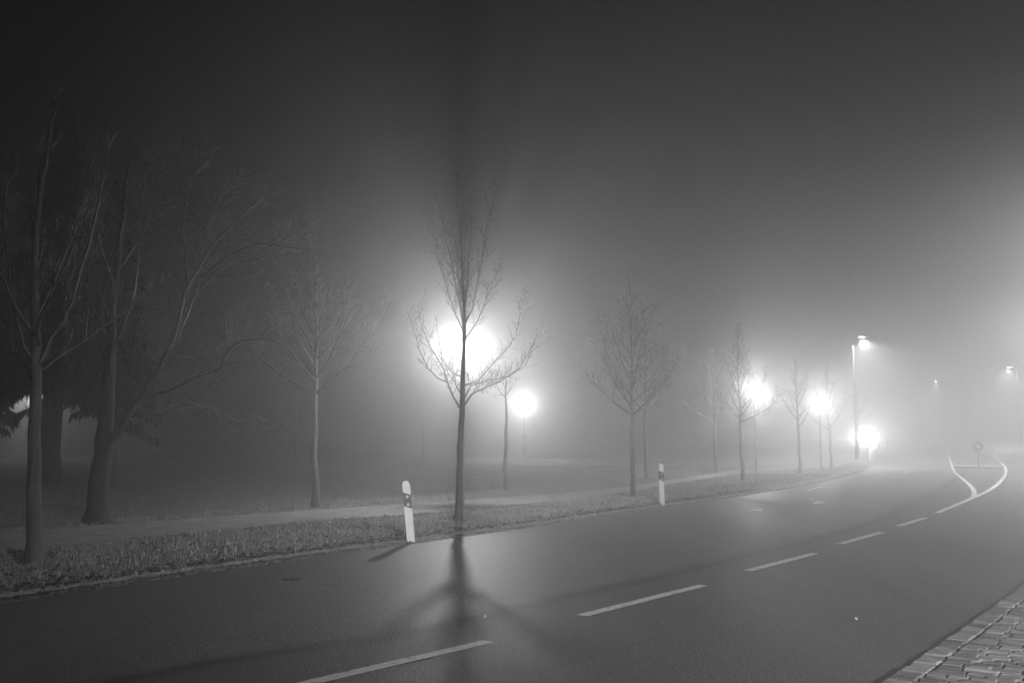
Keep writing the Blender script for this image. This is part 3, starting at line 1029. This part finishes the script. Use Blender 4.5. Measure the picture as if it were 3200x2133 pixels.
for (x, y, Y, lab, bands, pw) in (
    (1447, 1092, 25.0, 'brightest path lamp, glaring behind the slender roadside tree', False, 1.0),
    (1637, 1262, 82.5, 'hazy path lamp on a banded column, second from the slender tree', True, 2.8),
    (2357, 1226, 47.0, 'hazy path lamp beside the dark low forked tree', False, 1.1),
    (2561, 1260, 60.7, 'hazy path lamp nearest the tall street mast', False, 1.0),
    (86, 1238, 86.0, 'path lamp mostly hidden behind the tree trunk at far left', False, 1.1)):
    X, H = at_depth(x, y, Y)
    path_lamp((X, Y, .05), H - .05, lab, bands, pw)

def mast(base, H, az, label, arm=.45, power=1.0, tilt=14, cone=152, blend=.55):
    """street mast; az: direction of its arm, in degrees from +x"""
    root = empty('street_lamp', base, label, 'street lamp', 'tall street lamps along the road', R(az))
    p = MB(); p.lathe([(.11,-.15),(.11,1.0),(.09,1.08),(.055,H-.1),(.05,H)], 14); p.build('pole', M['galvanised' if power > .5 and base[1] < 100 else 'dark_metal'], root)
    a = MB(); a.tube([(0,0,H-.03),(arm*.5,0,H+.05),(arm,0,H+.10)], [.04,.035,.03], 10); a.build('arm', M['galvanised'], root)
    h = MB()
    prof = [(-.08,.055,.05),(.02,.10,.07),(.25,.15,.085),(.5,.14,.075),(.62,.08,.04)]
    for (xx, w, t) in prof:
        for (yy, zz) in ((-w,-.03),(w,-.03),(w,.01),(w*.6,t),(-w*.6,t),(-w,.01)):
            h.v.append((arm+xx, yy, H+.10+zz))
    for i in range(4):
        for j in range(6):
            k = (j+1) % 6
            h.f.append((i*6+j, i*6+k, (i+1)*6+k, (i+1)*6+j))
    h.f.append((5,4,3,2,1,0)); h.f.append(tuple(24+j for j in range(6)))
    ho = h.build('lamp_head', M['grey_metal'], root, smooth=False)
    l = MB(); ring = []
    for j in range(16):
        t = 2*math.pi*j/16
        ring.append((arm+.28+.24*math.cos(t), .12*math.sin(t)))
    for (sc, z) in ((1.0,-.031),(.85,-.07),(.4,-.09)):
        l.v += [(arm+.28+(q[0]-arm-.28)*sc, q[1]*sc, H+.10+z) for q in ring]
    for i in range(2):
        for j in range(16):
            k = (j+1) % 16
            l.f.append((i*16+k, i*16+j, (i+1)*16+j, (i+1)*16+k))
    l.f.append(tuple(32+j for j in reversed(range(16))))
    l.build('lens', M['lens'], ho)
    if power < .2: return root      # too far for its light to reach anything in view
    li = bpy.data.lights.new('mast_light', 'SPOT')
    li.energy = P_MAST*power; li.spot_size = R(cone); li.spot_blend = blend; li.shadow_soft_size = .1
    lo = bpy.data.objects.new('mast_light', li); lo.location = (arm+.3, 0, H-.14); lo.rotation_euler = (0, -R(tilt), 0)
    col.objects.link(lo); lo.parent = root
    return root

for (x, y, Y, az, lab, pw) in (
    (2664, 1056, 80.0, -28, 'tallest nearest street mast, its lamp glowing over the road', .6),
    (2578, 1168, 122.0, -28, 'distant street mast just above the fourth path lamp', .15),
    (2594, 1199, 143.0, -28, 'small distant street lamp below and right of another one', .15),
    (2641, 1213, 157.0, -28, 'lowest tiny street lamp just left of the tall mast', .15),
    (2942, 1193, 139.0, 165, 'small far street lamp alone right of the tall mast', .35),
    (3178, 1148, 108.0, 165, 'street lamp cut close to the right edge of the photo', .4),
    (4050, 480, 36.0, 165, 'street mast standing beside the near road just out of frame', 1.5),
    (3620, 830, 62.0, 165, 'second street mast out of frame beyond the right edge', 2.2)):
    X, H = at_depth(x, y, Y)
    tz = terrain(X, Y) - .04
    mast((X, Y, tz), H - tz, az, lab, power=pw)

mast((12.0, -16.0, 0.0), 7.8, 95, 'street mast behind the viewer lighting the posts from the front', power=4.2, tilt=70, cone=66, blend=1.0)

# slim unlit poles on the far meadow
for (x, y, Y, lab) in ((927, 1212, 84.0, 'slim pale pole far behind the meadow, left of the lamp tree'), (1325, 1321, 84.5, 'short slim pale pole by the far path')):
    X, H = at_depth(x, y, Y)
    root = empty('pole', (X, Y, .04), lab, 'pole')
    p = MB(); p.lathe([(.07,-.1),(.07,H*.3),(.05,H*.32),(.04,H-.06)], 12); p.build('shaft', M['galvanised'], root)
    c = MB(); c.lathe([(.045,H-.06),(.05,H-.04),(.03,H)], 12); c.build('cap', M['galvanised'], root)

# ------------------------------------------------------------------ delineator posts
def delineator(label, loc, rz, lean):
    root = empty('delineator_post', loc, label, 'marker post', 'striped marker posts at the road edge', rz)
    root.rotation_euler = (0, lean, rz)
    W, Hh = .125, 1.06
    def zt(x):   # rounded, slightly slanted top
        k = abs(x)/(W/2)
        return Hh - .055*(1 - math.sqrt(max(0, 1-k*k)))*1.0 - .012*(x/(W/2))
    def slab(z0, z1, y_face, y_back, rim):
        """front wall between two height functions, with side walls, back open like the hollow plastic post"""
        mb = MB(); n = 12
        fr, bk = [], []
        for j in range(n+1):
            x = -W/2 + W*j/n
            yb = y_back - (abs(x)/(W/2))**2 * (y_back - y_face) * .72
            for arr, yy in ((fr, y_face), (bk, yb)):
                arr.append(((x, yy, z0(x)), (x, yy, z1(x))))
        for arr in (fr, bk):
            for a, b in arr: mb.v += [a, b]
        m = 2*(n+1)
        for j in range(n):
            mb.f.append((2*j, 2*j+2, 2*j+3, 2*j+1))
            mb.f.append((m+2*j+1, m+2*j+3, m+2*j+2, m+2*j))
            mb.f.append((2*j+1, 2*j+3, m+2*j+3, m+2*j+1))
            mb.f.append((2*j+2, 2*j, m+2*j, m+2*j+2))
        mb.f.append((1, m+1, m, 0)); mb.f.append((2*n, m+2*n, m+2*n+1, 2*n+1))
        return mb
    sl = lambda x, c: c - x*.42
    lower = slab(lambda x: -.15, lambda x: sl(x, .62), -.028, .075, True)
    lo = lower.build('post_body', M['white_plastic'], root, smooth=False)
    head = slab(lambda x: sl(x, .85), zt, -.028, .075, True)
    head.build('post_head', M['white_plastic'], root, smooth=False)
    band = slab(lambda x: sl(x, .62), lambda x: sl(x, .85), -.0275, .074, True)
    bo = band.build('band', M['black_plastic'], root, smooth=False)
    for z in (.795, .665):
        r = MB()
        ring = [(math.cos(2*math.pi*k/16)*.024, math.sin(2*math.pi*k/16)*.024) for k in range(16)]
        for (sc, yy) in ((1,-.0275),(1,-.033),(.8,-.036)):
            r.v += [(q[0]*sc - (.0 if z > .75 else -.004), yy, z + q[1]*sc) for q in ring]
        for i in range(2):
            for j in range(16):
                k = (j+1) % 16
                r.f.append((i*16+k, i*16+j, (i+1)*16+j, (i+1)*16+k))
        r.f.append(tuple(32+j for j in reversed(range(16))))
        r.build('reflector', M['reflector'], bo)
    for s in (-1, 1):   # raised side rims
        rm = MB(); n = 10
        x = s*(W/2+.001)
        rm.tube([(x, -.030, -.12), (x, -.030, .5), (x, -.030, sl(x, .62)-.002)], [.007]*3, 6)
        rm.tube([(x, -.030, sl(x, .85)+.002), (x*.99, -.030, Hh-.062)], [.007]*2, 6)
        rm.build('rim', M['white_plastic'], root)
    return root
delineator('leaning white marker post with black band left of the lamp tree', base_at(1285, 1692), R(8), R(-5.5))
delineator('upright white marker post with black band in front of the pale tree', base_at(2068, 1579), R(22), R(-.5))
for (x, Y, lab) in ((2706, 84, 'tiny dim marker post left of two others below the car lights'), (2741, 88, 'tiny dim marker post below the right end of the car glare'), (2766, 97, 'tiny dim marker post furthest right of the car glare')):
    X = (x-1600)/F_PX*Y
    delineator(lab, (X, Y, terrain(X, Y)), R(25), 0)

# ------------------------------------------------------------------ keep right sign
def sign():
    b = gp(3058, 1461)
    root = empty('traffic_sign', (b.x, b.y, terrain(b.x, b.y) + .115), 'round sign with a slanting white arrow on the traffic island', 'road sign', rz=R(-24))
    p = MB(); p.lathe([(.035,-.1),(.035,1.55),(.03,1.6)], 12); p.build('post', M['dark_metal'], root)
    d = MB(); Rr, z0 = .345, 1.28
    n = 36
    for (rr, yy) in ((Rr,-.037),(Rr,-.052),(Rr-.008,-.056)):
        d.v += [(rr*math.cos(2*math.pi*k/n), yy, z0 + rr*math.sin(2*math.pi*k/n)) for k in range(n)]
    for i in range(2):
        for j in range(n):
            k = (j+1) % n
            d.f.append((i*n+k, i*n+j, (i+1)*n+j, (i+1)*n+k))
    d.f.append(tuple(range(n))); d.f.append(tuple(2*n+j for j in reversed(range(n))))
    do = d.build('sign_disc', M['sign_blue'], root, smooth=False)
    a = MB()
    arrow = [(-.05,.24),(.05,.24),(.05,-.02),(.125,.055),(.125,-.085),(0,-.24),(-.125,-.085),(-.125,.055),(-.05,-.02)]
    c, s = math.cos(R(45)), math.sin(R(45))
    q = [(x*c - y*s, x*s + y*c) for x, y in arrow]
    m = len(q)
    a.v += [(x, -.0605, z0+y) for x, y in q] + [(x, -.056, z0+y) for x, y in q]
    a.f.append(tuple(range(m)))
    for j in range(m): a.f.append((j, m+j, m+(j+1) % m, (j+1) % m))
    a.build('arrow', M['sign_white'], do, smooth=False)
sign()

# ------------------------------------------------------------------ oncoming car
def car():
    Y = 110.0; X = (2697-1600)/F_PX*Y
    root = empty('car', (X, Y, terrain(X, Y)), 'oncoming car with dazzling headlights at the far bend', 'car', rz=0)
    root.rotation_euler = (0, 0, math.atan2(-X, Y)*-1 + R(4))
    root.rotation_euler = (0, 0, -math.atan2(X, Y))
    # body faces -y; sections along y of half width, sill height and top height
    sec = [(-2.1,.62,.35,.62),(-2.0,.78,.25,.72),(-1.5,.86,.2,.86),(-.9,.88,.2,.95),(-.2,.88,.2,.98),(.8,.88,.2,.98),(1.6,.86,.2,.98),(2.0,.8,.25,.92),(2.1,.66,.4,.8)]
    b = MB()
    for (y, w, z0, z1) in sec:
        for (xx, zz) in ((-w*.9,z0),(w*.9,z0),(w,z0+.2),(w,z1-.12),(w*.88,z1),(-w*.88,z1),(-w,z1-.12),(-w,z0+.2)):
            b.v.append((xx, y, zz))
    for i in range(len(sec)-1):
        for j in range(8):
            k = (j+1) % 8
            b.f.append((i*8+k, i*8+j, (i+1)*8+j, (i+1)*8+k))
    b.f.append(tuple(range(8))); b.f.append(tuple((len(sec)-1)*8 + j for j in reversed(range(8))))
    b.build('body', M['car_paint'], root, smooth=False)
    c = MB()
    cs = [(-.95,.76,.94,.96),(-.25,.66,.94,1.42),(.5,.66,.94,1.46),(1.2,.62,.94,1.38),(1.85,.72,.94,.97)]
    for (y, w, z0, z1) in cs:
        for (xx, zz) in ((-.80,z0),(.80,z0),(w,z1),(-w,z1)): c.v.append((xx, y, zz))
    for i in range(4):
        for j in range(4):
            k = (j+1) % 4
            c.f.append((i*4+k, i*4+j, (i+1)*4+j, (i+1)*4+k))
    c.f.append((0,1,2,3)); c.f.append((19,18,17,16))
    c.build('windows', M['car_glass'], root, smooth=False)
    rf = MB(); rf.box((0,.42,1.462),(1.2,1.5,.03)); rf.build('roof', M['car_paint'], root)
    for sx in (-1, 1):
        for yy in (-1.35, 1.35):
            w = MB()
            w.tube([(sx*.70,yy,.31),(sx*.89,yy,.31)], [.31,.31], 20)
            wo = w.build('wheel', M['rubber'], root)
            rm = MB(); rm.tube([(sx*.885,yy,.31),(sx*.90,yy,.31)], [.19,.18], 14); rm.build('rim', M['galvanised'], wo)
        h = MB()
        h.tube([(sx*.60,-2.05,.64),(sx*.60,-2.12,.64)], [.11,.10], 16)
        ho = h.build('headlight', M['lens'], root)
        li = bpy.data.lights.new('headlight_beam', 'SPOT')
        li.energy = P_CAR; li.spot_size = R(55); li.spot_blend = 1.0; li.shadow_soft_size = .085
        lo = bpy.data.objects.new('headlight_beam', li); lo.location = (sx*.60,-2.24,.64); lo.rotation_euler = (R(-88), 0, 0)
        col.objects.link(lo); lo.parent = root
        m_ = MB(); m_.box((sx*.97,-.7,.98),(.16,.08,.12)); m_.build('mirror', M['car_paint'], root)
    gr = MB(); gr.box((0,-2.115,.52),(.7,.03,.12)); gr.build('grille', M['black_plastic'], root)
car()

# ------------------------------------------------------------------ small things on the road
def valve():
    p = gp(912, 1808)
    root = empty('valve_cover', (p.x, p.y, terrain(p.x, p.y)), 'small round dark valve cover in the asphalt', 'cover')
    f = MB(); f.lathe([(.115,.001),(.115,.006),(.10,.007),(.098,.004)], 24); f.build('frame', M['iron'], root)
    l = MB(); l.lathe([(.095,.003),(.095,.009),(.09,.010)], 24); l.box((0,.03,.012),(.05,.02,.006)); l.build('lid', M['iron'], root, smooth=False)
valve()
for (x, y, s, lab) in ((848, 1762, .035, 'pale dead leaf by the gutter near the leaning post'), (142, 1838, .04, 'pale dead leaf by the gutter under the leftmost tree'),
                       (1516, 1931, .025, 'pale dead leaf on the tarred seam'), (2677, 1938, .022, 'lone pale dead leaf on the near lane by the setts'), (2003, 1571, .07, 'pale scrap of leaf in grass left of the upright post')):
    p = gp(x, y)
    z = max(terrain(p.x, p.y), ground_z(p.xy)) + .012
    if sdist(LEFT_S, p.xy) > .2: z += .03
    rnd = random.Random(x)
    mb = MB(); n = 10
    az = rnd.uniform(0, 6.28)
    for j in range(n+1):
        t = j/n
        w = s*.55*math.sin(math.pi*min(1, t*1.02))**.8 + .001
        cx = (t-.5)*2*s
        for k in (-1, 0, 1):
            mb.v.append((cx*math.cos(az)-k*w*math.sin(az), cx*math.sin(az)+k*w*math.cos(az), abs(k)*w*.55 + .02*t*t - .004))
    for j in range(n):
        for k in (0, 1): mb.f.append((j*3+k, j*3+3+k, j*3+4+k, j*3+1+k))
    o = mb.build('fallen_leaf', M['leaf']); o.location = (p.x, p.y, z)
    tag(o, lab, 'leaf', 'pale fallen leaves')

# ------------------------------------------------------------------ fog
def haze():
    mb = MB()
    mb.box((30, 90, (FOG_TOP-1.2)/2), (420, 260, FOG_TOP+1.2))
    m = bpy.data.materials.new('fog')
    m.use_nodes = True
    nt = m.node_tree
    nt.nodes.remove(nt.nodes['Principled BSDF'])
    v = nt.nodes.new('ShaderNodeVolumePrincipled')
    v.inputs['Color'].default_value = (.97, .97, .97, 1)
    v.inputs['Density'].default_value = FOG_DENSITY
    v.inputs['Anisotropy'].default_value = FOG_G
    m.cycles.volume_sampling = 'EQUIANGULAR'
    nt.links.new(v.outputs['Volume'], nt.nodes['Material Output'].inputs['Volume'])
    o = mb.build('haze', m, smooth=False)
    o.display_type = 'WIRE'
    tag(o, 'thin night fog filling the whole scene', 'fog', kind='stuff')
haze()
